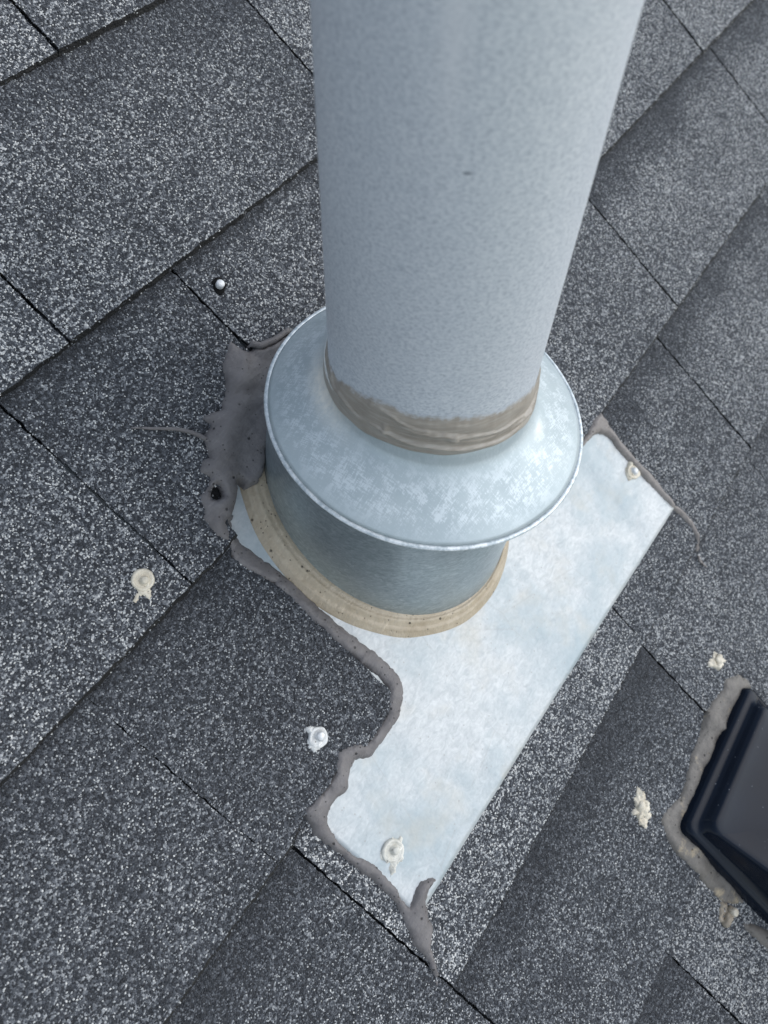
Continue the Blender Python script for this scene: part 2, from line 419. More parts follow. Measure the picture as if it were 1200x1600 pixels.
# ------------------------------------------------------------------ outlines in roof coordinates (u along the courses, v up the slope, metres)
OUT = {
'patch':[(-0.0138, 0.1651), (-0.0136, 0.1596), (-0.011, 0.1516), (-0.0061, 0.1457), (0.0045, 0.1425), (0.0178, 0.1414), (0.0159, 0.1287), (-0.0026, 0.1121), (-0.0252, 0.1025), (-0.042, 0.0944), (-0.0541, 0.0966), (-0.064, 0.0887), (-0.0737, 0.0854), (-0.0774, 0.0865), (-0.0816, 0.0877), (-0.0819, 0.0957), (-0.0866, 0.0902), (-0.0937, 0.0858), (-0.0974, 0.0839), (-0.0963, 0.0795), (-0.1015, 0.0812), (-0.1047, 0.0772), (-0.1071, 0.0685), (-0.1057, 0.0616), (-0.1052, 0.0538), (-0.103, 0.0391), (-0.1017, 0.0234), (-0.1018, 0.0061), (-0.1005, -0.0191), (-0.0977, -0.0435), (-0.0968, -0.0599), (-0.0994, -0.0694), (-0.1065, -0.0766), (-0.1177, -0.0817), (-0.1275, -0.0821), (-0.1362, -0.0824), (-0.1462, -0.082), (-0.1526, -0.0788), (-0.1569, -0.0744), (-0.1619, -0.0753), (-0.1669, -0.0779), (-0.1713, -0.0812), (-0.1756, -0.0816), (-0.1808, -0.0794), (-0.1855, -0.0791), (-0.1919, -0.0808), (-0.1948, -0.0828), (-0.1969, -0.089), (-0.1986, -0.0988), (-0.1983, -0.1097), (-0.1951, -0.1182), (-0.1946, -0.1263), (-0.195, -0.1352), (-0.1959, -0.1435), (-0.1983, -0.1495), (-0.1992, -0.1566), (-0.1946, -0.1551), (-0.1889, -0.1539), (-0.1833, -0.1545), (-0.1795, -0.1574), (-0.1742, -0.1633), (-0.1792, -0.1637), (-0.1847, -0.1634), (-0.1885, -0.1642), (-0.1925, -0.1681), (-0.1959, -0.1727), (-0.1983, -0.1788), (-0.2024, -0.1822), (-0.2073, -0.1845), (-0.2118, -0.1905), (-0.2158, -0.1973), (-0.2223, -0.2033), (-0.2294, -0.2102), (-0.2246, -0.2028), (-0.2199, -0.1972), (-0.2164, -0.1896), (-0.215, -0.1808), (-0.2148, -0.1726), (-0.2115, -0.1681), (-0.2093, -0.1617), (-0.2058, -0.1541), (-0.2034, -0.1469), (-0.2031, -0.1392), (-0.2025, -0.1274), (-0.2037, -0.1144), (-0.2038, -0.1006), (-0.2052, -0.0882), (-0.2053, -0.0802), (-0.2025, -0.075), (-0.2016, -0.0704), (-0.2014, -0.0659), (-0.1973, -0.0655), (-0.1882, -0.0677), (-0.1809, -0.0684), (-0.1775, -0.0681), (-0.1724, -0.0676), (-0.1661, -0.0637), (-0.1614, -0.0607), (-0.1546, -0.0633), (-0.1498, -0.0677), (-0.1451, -0.0723), (-0.1374, -0.0728), (-0.1302, -0.0725), (-0.122, -0.0721), (-0.116, -0.0682), (-0.1112, -0.0647), (-0.109, -0.0562), (-0.1103, -0.0424), (-0.1111, -0.0282), (-0.1124, -0.0148), (-0.1122, -0.0003), (-0.112, 0.0113), (-0.1119, 0.0255), (-0.1131, 0.0382), (-0.1164, 0.049), (-0.1194, 0.0598), (-0.1192, 0.0669), (-0.1161, 0.072), (-0.1168, 0.0809), (-0.1167, 0.0889), (-0.1152, 0.0956), (-0.1107, 0.0993), (-0.109, 0.103), (-0.1067, 0.1063), (-0.1024, 0.106), (-0.0982, 0.1064), (-0.0941, 0.1091), (-0.0958, 0.116), (-0.0909, 0.1201), (-0.0854, 0.1184), (-0.0804, 0.1269), (-0.0775, 0.1307), (-0.0727, 0.1309), (-0.0694, 0.1318), (-0.0704, 0.138), (-0.0674, 0.1392), (-0.0607, 0.1363), (-0.0567, 0.1345), (-0.0515, 0.1383), (-0.0453, 0.1413), (-0.0398, 0.1476), (-0.0364, 0.153), (-0.0304, 0.1564), (-0.0225, 0.161)],
'hole':[(-0.0949, 0.0979), (-0.0965, 0.0963), (-0.0986, 0.096), (-0.1006, 0.0971), (-0.1018, 0.0989), (-0.1015, 0.1009), (-0.0999, 0.1024), (-0.0975, 0.1034), (-0.0954, 0.1037), (-0.0941, 0.1034), (-0.0936, 0.1022), (-0.0939, 0.1003), (-0.0948, 0.0981)],
'thread':[(-0.078, 0.1248), (-0.0795, 0.1309), (-0.0813, 0.1356), (-0.0845, 0.1405), (-0.0882, 0.1448), (-0.0938, 0.1498), (-0.0991, 0.1549), (-0.1058, 0.161)],
'bead':[(0.1841, -0.0708), (0.1858, -0.0772), (0.1838, -0.0871), (0.1823, -0.1054), (0.1807, -0.1239), (0.182, -0.1361), (0.1828, -0.1489), (0.1813, -0.1678), (0.1803, -0.173), (0.1827, -0.1822), (0.1839, -0.1933), (0.1812, -0.2023), (0.1769, -0.2097), (0.1708, -0.2192), (0.1676, -0.2176), (0.1732, -0.2076), (0.1778, -0.1982), (0.1775, -0.1856), (0.1742, -0.1725), (0.1735, -0.1507), (0.1731, -0.1361), (0.1732, -0.123), (0.1735, -0.1115), (0.1736, -0.1029), (0.1751, -0.0933), (0.1734, -0.086), (0.17, -0.0817), (0.1635, -0.0788), (0.1538, -0.0775), (0.1448, -0.0774), (0.1364, -0.0812), (0.1233, -0.0834), (0.1149, -0.0856), (0.114, -0.0799), (0.136, -0.0717), (0.1486, -0.0723), (0.1589, -0.0713), (0.1697, -0.0693), (0.1765, -0.0694)],
'tail':[(0.1659, -0.2206), (0.1632, -0.2241), (0.1631, -0.2279), (0.1646, -0.2333)],
'vseal':[(0.0982, -0.2983), (0.1119, -0.3079), (0.1161, -0.3193), (0.1133, -0.3275), (0.1035, -0.3223), (0.0918, -0.3213), (0.074, -0.3188), (0.055, -0.3192), (0.0422, -0.3229), (0.0245, -0.3238), (0.0041, -0.3243), (-0.0131, -0.3246), (-0.0216, -0.3269), (-0.023, -0.3335), (-0.0232, -0.3427), (-0.0232, -0.3585), (-0.0236, -0.3798), (-0.0264, -0.3968), (-0.0324, -0.4091), (-0.0411, -0.3983), (-0.0458, -0.3887), (-0.046, -0.3788), (-0.0455, -0.3596), (-0.0457, -0.3395), (-0.046, -0.3236), (-0.0413, -0.3109), (-0.0369, -0.3017), (-0.0294, -0.3006), (-0.0178, -0.3049), (-0.01, -0.3078), (0.0059, -0.3056), (0.0232, -0.3009), (0.0407, -0.2997), (0.0599, -0.296), (0.0731, -0.2963), (0.0905, -0.3012)],
'vseal2':[(-0.0455, -0.4121), (-0.0392, -0.4227), (-0.0334, -0.4409), (-0.0302, -0.4655), (-0.0357, -0.4956), (-0.044, -0.4735), (-0.047, -0.449), (-0.0484, -0.4325), (-0.0485, -0.4198)],
'screws':[(0.0036, 0.1922), (-0.1656, 0.0941), (-0.1623, -0.0447), (-0.1817, -0.1279), (0.1685, -0.1245), (0.1041, -0.2837), (-0.038, -0.2812), (-0.0499, -0.3954)],
'cut3':[(-0.1192, 0.0669), (-0.1153, 0.05), (-0.1113, 0.026), (-0.1116, 0.0003), (-0.1102, -0.0275), (-0.1069, -0.0574), (-0.11, -0.0661), (-0.1181, -0.0718), (-0.1317, -0.0738), (-0.1466, -0.0736), (-0.1547, -0.0662), (-0.1643, -0.0661), (-0.1764, -0.0683), (-0.1951, -0.0684), (-0.2017, -0.0673), (-0.2168, -0.0718)],
'cut2m':[(-0.0154, 0.1637), (-0.0298, 0.1558), (-0.046, 0.1418), (-0.0673, 0.1327), (-0.0874, 0.1181), (-0.0967, 0.1051), (-0.1104, 0.0964), (-0.1154, 0.0795), (-0.1181, 0.0679)],
'cut2r':[(-0.0131, 0.1657), (-0.0104, 0.1522), (-0.0055, 0.1463), (0.0052, 0.1431), (0.0185, 0.142)],
}

# ------------------------------------------------------------------ setting: ground and roof deck
g = link('ground', mesh('ground', [(-150, -150, -4), (150, -150, -4), (150, 150, -4), (-150, 150, -4)], [(0, 1, 2, 3)]), M_GROUND)
tag(g, kind='structure')

roof = link('roof', mesh('roof', [(-5, -4, -0.016), (5, -4, -0.016), (5, 2.6, -0.016), (-5, 2.6, -0.016),
                                  (-5, -4, -0.05), (5, -4, -0.05), (5, 2.6, -0.05), (-5, 2.6, -0.05)],
                         [(0, 1, 2, 3), (7, 6, 5, 4), (0, 4, 5, 1), (1, 5, 6, 2), (2, 6, 7, 3), (3, 7, 4, 0)]), M_DECK, smooth=False)
roof.rotation_euler = (PITCH, 0, 0)
tag(roof, kind='structure')

# ------------------------------------------------------------------ shingles
E_ = 0.1425
VB = [0.3577, 0.2187, 0.0733, -0.0712, -0.2122, -0.3547, -0.4972]
def vbutt(k):
    if 0 <= k < len(VB): return VB[k]
    return VB[0] - k * E_ if k < 0 else VB[-1] - (k - len(VB) + 1) * E_
VIEW = [(0.028, 0.398), (0.81, 0.06), (-0.09, -0.474), (-0.36, -0.005)]
def view_dist(u, v):      # distance outside the part of the roof seen from about here
    if inside((u, v), VIEW): return 0.0
    d = 9
    for i in range(4):
        a = Vector(VIEW[i]); b = Vector(VIEW[(i + 1) % 4]); q = Vector((u, v)); ab = b - a
        s = max(0, min(1, (q - a).dot(ab) / ab.dot(ab))); d = min(d, (q - a - ab * s).length)
    return d

cut3 = [(-0.2168, -0.0715)] + [(u + (0.0030 if u > -0.112 and v < 0.03 else 0.0), v) for u, v in OUT['cut3'][::-1][1:]]
PIECES = [   # course, u0, u1, level mm, tone, tone slope along u per m, dark top, replacement outline
    (-1, -0.60, -0.05, 0, 0.1, 0, 0, None), (-1, -0.05, 0.19, -1, 0.1, 0, 0, None), (-1, 0.19, 0.6, 0, 0.0, 0, 0, None), (-1, 0.6, 1.1, 0, 0.0, 0, 0, None),
    (0, -0.62, -0.22, 0, 0.1, 0, 0, None), (0, -0.22, 0.033, -1.0, 0.24, 0, 0, None), (0, 0.033, 0.31, 0.4, 0.14, 0, 0, None), (0, 0.31, 0.58, -0.5, 0.05, 0, 0, None), (0, 0.58, 1.1, 0.3, 0.05, 0, 0, None),
    (1, -0.62, -0.36, 0, 0.1, 0, 0, None), (1, -0.36, -0.0955, -0.9, 0.20, 0, 0, None), (1, -0.0955, 0.1825, 0.2, 0.09, -0.6, 0.15, None), (1, 0.1825, 0.42, 1.0, 0.20, 0, 0, None), (1, 0.42, 0.71, 0, 0.1, 0, 0, None), (1, 0.71, 1.1, 0.5, 0.1, 0, 0, None),
    (2, -0.62, -0.40, 0, 0.1, 0, 0, None), (2, -0.40, -0.148, 0.0, 0.08, 0, 0.10, None),
    (2, -0.148, -0.013, -0.5, 0.03, 0, 0.06, [(-0.148, 0.0733), (-0.118, 0.0733), (-0.108, 0.075), (-0.106, 0.083), (-0.097, 0.092), (-0.085, 0.103), (-0.07, 0.112), (-0.05, 0.122), (-0.032, 0.133), (-0.013, 0.148), (-0.013, 0.244), (-0.148, 0.244)]),
    (2, -0.013, 0.30, 1.0, 0.12, 0, 0.05, [(-0.013, 0.166), (-0.0104, 0.1490), (-0.0055, 0.1420), (0.0052, 0.1385), (0.0185, 0.137), (0.05, 0.126), (0.08, 0.092), (0.094, 0.0733), (0.30, 0.0733), (0.30, 0.244), (-0.013, 0.244)]),
    (2, 0.30, 0.6255, -0.3, 0.16, 0, 0, None), (2, 0.6255, 0.95, 0.8, 0.24, 0, 0, None), (2, 0.95, 1.2, 0, 0.1, 0, 0, None),
    (3, -0.62, -0.42, 0, 0.0, 0, 0, None), (3, -0.42, -0.2290, 0.25, -0.03, 0, 0.04, None),
    (3, -0.2300, -0.11, 0.1, -0.09, -0.6, 0.0, [(-0.2300, -0.0715)] + cut3 + [(-0.112, 0.072), (-0.104, 0.098), (-0.2300, 0.098)]),
    (3, 0.09, 0.341, -0.3, 0.12, 0, 0, [(0.086, -0.0715), (0.341, -0.0715), (0.341, 0.098), (0.075, 0.098), (0.09, 0.07), (0.098, 0.024), (0.096, -0.03)]),
    (3, 0.341, 0.65, 0.5, 0.18, 0, 0.26, None), (3, 0.65, 0.95, 1.2, 0.17, 0, 0.2, None),
    (4, -0.62, -0.45, 0, 0.0, 0, 0, None), (4, -0.45, -0.2174, -0.7, -0.04, 0, 0.2, None), (4, -0.2174, 0.0618, 0.1, 0.19, 0, 0, None), (4, 0.0618, 0.2985, -0.1, 0.08, 0, 0.2, None), (4, 0.2985, 0.56, 0.8, 0.16, 0, 0.22, None), (4, 0.56, 0.9, 0, 0.05, 0, 0, None),
    (5, -0.55, -0.2174, -0.6, -0.03, 0, 0, None), (5, -0.2174, 0.0612, -0.7, -0.01, -0.15, 0.2, None), (5, 0.0612, 0.291, 0.4, 0.10, 0, 0, None), (5, 0.291, 0.52, -0.6, 0.02, 0, 0.08, None), (5, 0.52, 0.8, 0, 0.02, 0, 0, None),
    (6, -0.5, -0.1045, -0.8, 0.0, 0, 0.2, None), (6, -0.1045, 0.17, 0.3, 0.22, 0, 0, None), (6, 0.17, 0.5, 0, 0.1, 0, 0, None),
    (7, -0.5, -0.16, 0, 0.0, 0, 0, None), (7, -0.16, 0.12, -0.5, 0.1, 0, 0, None), (7, 0.12, 0.5, 0, 0.1, 0, 0, None),
]
GAP = 0.0008

def course_of(v):
    k = -3
    while vbutt(k) > v: k += 1
    return k
def shingle_h(k, lvl, u, v):
    t = (v - vbutt(k)) / E_
    h = 0.0024 - 0.0044 * t + lvl * 0.001 * max(0.0, 1 - 0.75 * max(t, 0))
    return h + 0.0006 * nz(u, v, 14, k) + 0.00025 * nz(u, v, 45, k + 5)

POLYS = []
for (k, u0, u1, lvl, tone, slope, dark, rep) in PIECES:
    if rep is None:
        vb = vbutt(k); rep = [(u0, vb), (u1, vb), (u1, vb + E_ + 0.027), (u0, vb + E_ + 0.027)]
    rep = [(min(max(p[0], u0 + GAP), u1 - GAP), p[1]) for p in rep]
    POLYS.append((k, lvl, rep))
def plate_h(u, v): return (2.3 - 38.0 * (v + 0.174)) / 1000 + 0.0003 * nz(u, v, 25, 2)
def top_h(u, v):
    k = course_of(v)
    for (kk, lvl, poly) in POLYS:
        if kk == k and inside((u, v), poly):
            h = shingle_h(k, lvl, u, v)
            if k >= 4 and -0.2003 < u < 0.1765 and v > -0.1665 - 0.008 * (u + 0.2) / 0.376: h = max(h, plate_h(u, v) + 0.0006)
            return h
    return plate_h(u, v) + 0.0006

def granule_nodes():
    ng = bpy.data.node_groups.new('granules', 'GeometryNodeTree')
    ng.interface.new_socket('Geometry', in_out='INPUT', socket_type='NodeSocketGeometry')
    ng.interface.new_socket('Seed', in_out='INPUT', socket_type='NodeSocketInt')
    ng.interface.new_socket('Geometry', in_out='OUTPUT', socket_type='NodeSocketGeometry')
    n = ng.nodes; L = ng.links.new
    gi = n.new('NodeGroupInput'); go = n.new('NodeGroupOutput')
    d = n.new('GeometryNodeDistributePointsOnFaces'); d.distribute_method = 'POISSON'
    d.inputs['Distance Min'].default_value = 0.00086; d.inputs['Density Max'].default_value = 1600000
    na = n.new('GeometryNodeInputNamedAttribute'); na.data_type = 'FLOAT'; na.inputs['Name'].default_value = 'dens'
    L(gi.outputs[0], d.inputs['Mesh']); L(na.outputs[0], d.inputs['Density Factor']); L(gi.outputs[1], d.inputs['Seed'])
    ico = n.new('GeometryNodeMeshIcoSphere'); ico.inputs['Radius'].default_value = 1.0; ico.inputs['Subdivisions'].default_value = 1
    sh = n.new('GeometryNodeSetShadeSmooth'); sh.inputs['Shade Smooth'].default_value = False
    sm = n.new('GeometryNodeSetMaterial'); sm.inputs['Material'].default_value = M_GRAN
    L(ico.outputs[0], sh.inputs[0]); L(sh.outputs[0], sm.inputs[0])
    rr = n.new('FunctionNodeRandomValue'); rr.data_type = 'FLOAT_VECTOR'
    rr.inputs[0].default_value = (-0.9, -0.9, 0); rr.inputs[1].default_value = (0.9, 0.9, 6.283)
    rs = n.new('FunctionNodeRandomValue'); rs.data_type = 'FLOAT_VECTOR'; rs.inputs['Seed'].default_value = 3
    rs.inputs[0].default_value = (0.00040, 0.00032, 0.00025); rs.inputs[1].default_value = (0.00096, 0.00072, 0.00056)
    ip = n.new('GeometryNodeInstanceOnPoints')
    L(d.outputs[0], ip.inputs['Points']); L(sm.outputs[0], ip.inputs['Instance'])
    L(rr.outputs[0], ip.inputs['Rotation']); L(rs.outputs[0], ip.inputs['Scale'])
    rv = n.new('FunctionNodeRandomValue'); rv.data_type = 'FLOAT'; rv.inputs['Seed'].default_value = 11
    st = n.new('GeometryNodeStoreNamedAttribute'); st.data_type = 'FLOAT'; st.domain = 'INSTANCE'; st.inputs['Name'].default_value = 'rnd'
    L(ip.outputs[0], st.inputs['Geometry']); L(rv.outputs[1], st.inputs['Value'])
    j = n.new('GeometryNodeJoinGeometry'); L(gi.outputs[0], j.inputs[0]); L(st.outputs[0], j.inputs[0])
    L(j.outputs[0], go.inputs[0])
    return ng
GN = granule_nodes()

for idx, ((k, u0, u1, lvl, tone, slope, dark, _), (_, _, poly)) in enumerate(zip(PIECES, POLYS)):
    near = min(view_dist(p[0], p[1]) for p in densify(poly, 0.03)) < 0.06 or inside((0.0, 0.0), poly)
    ol = densify(poly, 0.004 if near else 0.03, 0.0009 if near else 0, seed=idx)
    hole = [[(-0.0977 + 0.0046 * math.cos(q * 0.6283), 0.0998 + 0.0042 * math.sin(q * 0.6283)) for q in range(10)]] if (k, u0) == (2, -0.148) else []
    V, T = tri_fill(ol, hole, 0.010 if near else 0.05)
    vb = vbutt(k)
    verts = [(u, v, shingle_h(k, lvl, u, v) - (0.0014 if k == 4 and -0.198 < u < 0.174 and v > -0.160 else 0.0)) for u, v in V]
    inner_rim = {i for i, p in enumerate(V) if hole and math.hypot(p[0] + 0.0977, p[1] - 0.0998) < 0.0056}
    be = boundary_edges(T); nb = {}; nin = {}
    for a, b in be:
        d = Vector((verts[b][0] - verts[a][0], verts[b][1] - verts[a][1])).normalized(); nn = Vector((-d.y, d.x))
        for i in (a, b): nin[i] = nin.get(i, Vector((0, 0))) + nn
    for a, b in be:
        for i in (a, b):
            if i not in nb:
                nb[i] = len(verts); u, v, h = verts[i]
                butt = abs(v - vb) < 0.002 and i not in inner_rim
                q = nin[i].normalized() * ((-((0.0018, 0.0018, 0.0026, 0.0036, 0.0042, 0.0046, 0.0048)[min(6, max(0, k))] if u < 0.12 else (0.0013, 0.0016, 0.0029, 0.0039, 0.0044, 0.0048, 0.005)[min(6, max(0, k))]) if butt else 0.0012) + 0.0008 * nz(u, v, 130, 4)); verts.append((u + q.x, v + q.y, h - 0.0048 - 0.0004 * nz(u, v, 90, 9)))
    faces = list(T) + [(b, a, nb[a], nb[b]) for a, b in be]
    if hole:      # near-black cap across the hole, painting the shade of its depth
        rimv = sorted((i for i in nb if i in inner_rim), key=lambda i: math.atan2(V[i][1] - 0.0998, V[i][0] + 0.0977))
        faces.append(tuple(nb[i] for i in rimv))
    me = mesh('shingle', verts, faces)
    dens = np.zeros(len(faces), np.float32); side = np.zeros(len(faces), np.float32)
    for i, f in enumerate(faces):
        c = [sum(verts[q][x] for q in f) / len(f) for x in (0, 1)]
        dd = view_dist(c[0], c[1]) if near else 9
        hidden = c[1] > vb + E_ + 0.012
        base = 0 if (dd > 0.06 or hidden) else 1.0
        if i >= len(T): side[i] = 1.0; base *= 0.09
        if base and k >= 4 and -0.197 < c[0] < 0.172 and c[1] > -0.1625 - 0.008 * (c[0] + 0.2) / 0.376: base = 0
        dens[i] = base
    a = me.attributes.new('dens', 'FLOAT', 'FACE'); a.data.foreach_set('value', dens)
    a = me.attributes.new('side', 'FLOAT', 'FACE'); a.data.foreach_set('value', side)
    tv = np.empty(len(verts), np.float32)
    for i, (u, v, h) in enumerate(verts):
        t = (v - vb) / E_
        q = 0.045 + (tone - 0.04) * 0.65 + 0.55 * slope * (u - (u0 + u1) / 2) + 0.05 * nz(u, v, 11, idx) + 0.05 * nz(u, v, 33, idx + 40) + 0.035 * nz(u, v, 120, 2)
        if t > 0.955: q -= 0.25 * min(1.0, max(0.0, t - 0.955 + 0.03 * nz(u, v, 60, 21)) / 0.04)      # grime and shade under the butt above, both put into the tone
        if dark:      # the factory shadow band printed in dark granules along the head of the tab
            q -= dark * 0.9 * max(0.0, min(1.0, (t - 0.68 - 0.14 * nz(u, v, 22, idx)) / 0.22))
        tv[i] = q
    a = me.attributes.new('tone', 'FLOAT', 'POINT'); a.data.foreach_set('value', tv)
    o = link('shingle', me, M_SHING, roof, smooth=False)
    o['kind'] = 'structure'
    if dens.max() > 0:
        md = o.modifiers.new('granules', 'NODES'); md.node_group = GN
        md[GN.interface.items_tree['Seed'].identifier] = idx * 17 + 1

# ------------------------------------------------------------------ flashing: base plate, tube and its sealant ring
def roof_obj(name, V, F, base, mat, parent=None, smooth=True):
    """a mesh given in roof coordinates, with its origin at base (u, v, h)"""
    me = mesh(name, [(u - base[0], v - base[1], h - base[2]) for u, v, h in V], F)
    o = link(name, me, mat, parent, smooth)
    if parent is None:
        o.location = world(*base); o.rotation_euler = (PITCH, 0, 0)
    return o

flash = empty('pipe_flashing', world(-0.003, 0.0, 0), (0, 0, 0))
tag(flash, 'galvanised pipe flashing: pale metal plate tucked under the shingles with a round upright tube', 'roof flashing')
def to_flash(u, v, h): return world(u, v, h) - flash.location

# plate: sheet with rounded corners, slightly dented, 0.6 mm thick
pc = [(-0.2003, -0.1660), (0.1757, -0.1742), (0.1785, 0.175), (-0.196, 0.18)]
nu, nv = 120, 110
V = []; F = []
def plate_pt(s, t):
    a = Vector(pc[0]).lerp(Vector(pc[1]), s); b = Vector(pc[3]).lerp(Vector(pc[2]), s); q = a.lerp(b, t)
    u, v = q.x, q.y
    h = plate_h(u, v) + 0.0006
    fade = max(0.0, min(1.0, (t) / 0.03))
    d1 = (u - 0.128 - 0.05 * (v + 0.12)) / 0.009
    h += fade * (-0.0013 * math.exp(-d1 * d1) + 0.0005 * math.exp(-((d1 - 2.4) ** 2)))
    d2 = (u + 0.128 + 0.35 * (v + 0.12)) / 0.014
    h += fade * (-0.0007 * math.exp(-d2 * d2)) * (1 if v < -0.03 else 0.3)
    h += 0.0009 * nz(u, v, 11, 4) + 0.00030 * nz(u, v, 45, 6)
    return u, v, h
for j in range(nv + 1):
    for i in range(nu + 1): V.append(plate_pt(i / nu, j / nv))
for j in range(nv):
    for i in range(nu):
        a = j * (nu + 1) + i; F.append((a, a + 1, a + nu + 2, a + nu + 1))
nV = len(V); ring_i = list(range(nu + 1)) + [j * (nu + 1) + nu for j in range(1, nv + 1)] + [nv * (nu + 1) + i for i in range(nu - 1, -1, -1)] + [j * (nu + 1) for j in range(nv - 1, 0, -1)]
for q in ring_i: u, v, h = V[q]; V.append((u, v, h - 0.0007))
for q in range(len(ring_i)):
    r = (q + 1) % len(ring_i); F.append((ring_i[q], nV + q, nV + r, ring_i[r]))
link('base_plate', mesh('base_plate', [to_flash(*p) for p in V], F), M_PLATE, flash)

TC = Vector((-0.0033, 0.0194)); TR = 0.0842
def plate_z(x, y):           # world height of the plate surface above (x, y)
    v = y / CP
    for _ in range(6):
        h = (2.3 - 38.0 * (v + 0.174)) / 1000 + 0.0006; v = (y + h * SP) / CP
    return v * SP + h * CP
RIMZ, TX, TY = 0.09995, -0.0337, 0.1348      # storm collar's rim: a slightly tilted circle
nphi = 160
V = []; F = []
rows = 24
for j in range(rows + 1):
    t = j / rows
    for i in range(nphi):
        a = 2 * math.pi * i / nphi
        bx, by = TC.x + TR * math.cos(a), TC.y + TR * math.sin(a); bz = plate_z(bx, by) - 0.001
        tx, ty = 0.0 + 0.078 * math.cos(a), 0.006 + 0.078 * math.sin(a); tz = RIMZ + TX * tx + TY * ty + 0.004
        p = Vector((bx, by, bz)).lerp(Vector((tx, ty, tz)), t)
        e = 0.0004 * nz(a * 0.2, t * 0.1, 12, 3)
        fl = 0.006 * math.exp(-t * 26)          # the foot flares out into the plate
        V.append(p + Vector((math.cos(a), math.sin(a), 0)) * (e + fl * 0.3) - flash.location)
for j in range(rows):
    for i in range(nphi):
        a = j * nphi + i; b = j * nphi + (i + 1) % nphi; F.append((a, b, b + nphi, a + nphi))
link('tube', mesh('tube', V, F), M_TUBE, flash)

# tan sealant tooled round the foot of the tube
V = []; F = []; prof = 14
OC = Vector((-0.0093, 0.0220)); OR = 0.0944
for i in range(nphi * 2):
    a = math.pi * i / nphi
    wob = 0.0005 * nz(math.cos(a), math.sin(a), 3, 8)
    ix, iy = TC.x + (TR - 0.0012) * math.cos(a), TC.y + (TR - 0.0012) * math.sin(a)
    ox, oy = OC.x + (OR + wob) * math.cos(a), OC.y + (OR + wob) * math.sin(a)
    for j in range(prof + 1):
        t = j / prof
        x, y = ix + (ox - ix) * t, iy + (oy - iy) * t
        lift = 0.0058 * (1 - t) ** 1.1 + 0.0034 * math.sin(math.pi * min(1, t * 1.02)) - 0.0020 * math.exp(-((t - 0.60) / 0.06) ** 2) - 0.0011 * math.exp(-((t - 0.28) / 0.045) ** 2) - 0.0006 * math.exp(-((t - 0.84) / 0.04) ** 2)
        if j == prof: lift = -0.0006
        elif j == prof - 1: lift = max(lift, 0.0010)
        lift += 0.0003 * nz(a * 0.15, t * 0.06, 30, 4)
        V.append(Vector((x, y, plate_z(x, y) + lift * 1.1)) - flash.location)
n2 = nphi * 2
for i in range(n2):
    for j in range(prof):
        a = i * (prof + 1) + j; b = ((i + 1) % n2) * (prof + 1) + j; F.append((a, a + 1, b + 1, b))
o = link('sealant_ring', mesh('sealant_ring', V, F), M_TAN, flash)
o['label'] = 'tan sealant ring tooled around the foot of the tube'

# ------------------------------------------------------------------ vent pipe with its smear of sealant
S = 0.0557
def lathe(profile, n, rad_noise=0.0):
    V = []; F = []
    for (r, z) in profile:
        for i in range(n):
            a = 2 * math.pi * i / n
            V.append(Vector((r * math.cos(a), r * math.sin(a), z)))
    for j in range(len(profile) - 1):
        for i in range(n):
            a = j * n + i; b = j * n + (i + 1) % n; F.append((a, b, b + n, a + n))
    return V, F
PZ = -0.02
pv, pf = lathe([(S, 0.0), (S, 0.30), (S, 0.6), (S, 1.20), (S, 1.203), (S - 0.001, 1.204), (S - 0.002, 1.203), (S - 0.002, 0.2), (S - 0.002, 0.0)], 192)
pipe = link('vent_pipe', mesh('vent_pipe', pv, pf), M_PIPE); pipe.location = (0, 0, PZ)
tag(pipe, 'tall blue grey galvanised vent pipe rising through the roof', 'vent pipe')

UPK = [(-180, .1595), (-157, .159), (-141, .1575), (-121, .1548), (-105, .1535), (-73, .1465), (-30, .144), (20, .144), (90, .147), (130, .149), (145, .150), (171, .158), (180, .1595)]
LOK = [(-180, .1325), (-164, .1328), (-151, .1318), (-138, .1308), (-121, .1292), (-100, .1268), (-85, .1235), (-30, .122), (20, .126), (90, .134), (140, .1335), (155, .1330), (168, .1332), (180, .1325)]
def interp(K, x):
    for (a, p), (b, q) in zip(K, K[1:]):
        if a <= x <= b:
            t = (x - a) / (b - a); t = t * t * (3 - 2 * t); return p + (q - p) * t
V = []; F = []; nb_ = 360; rows = 44; thin = []
RIDGES = [(-178, -95, 0.34, 0.16, 0.0016, 0.022), (-160, -78, 0.58, 0.44, 0.0010, 0.020), (-176, -128, 0.80, 0.52, 0.0008, 0.022), (-104, -76, 0.30, 0.66, 0.0012, 0.022), (142, 172, 0.92, 0.34, 0.0012, 0.035), (-135, -112, 0.40, 0.38, 0.0007, 0.018)]
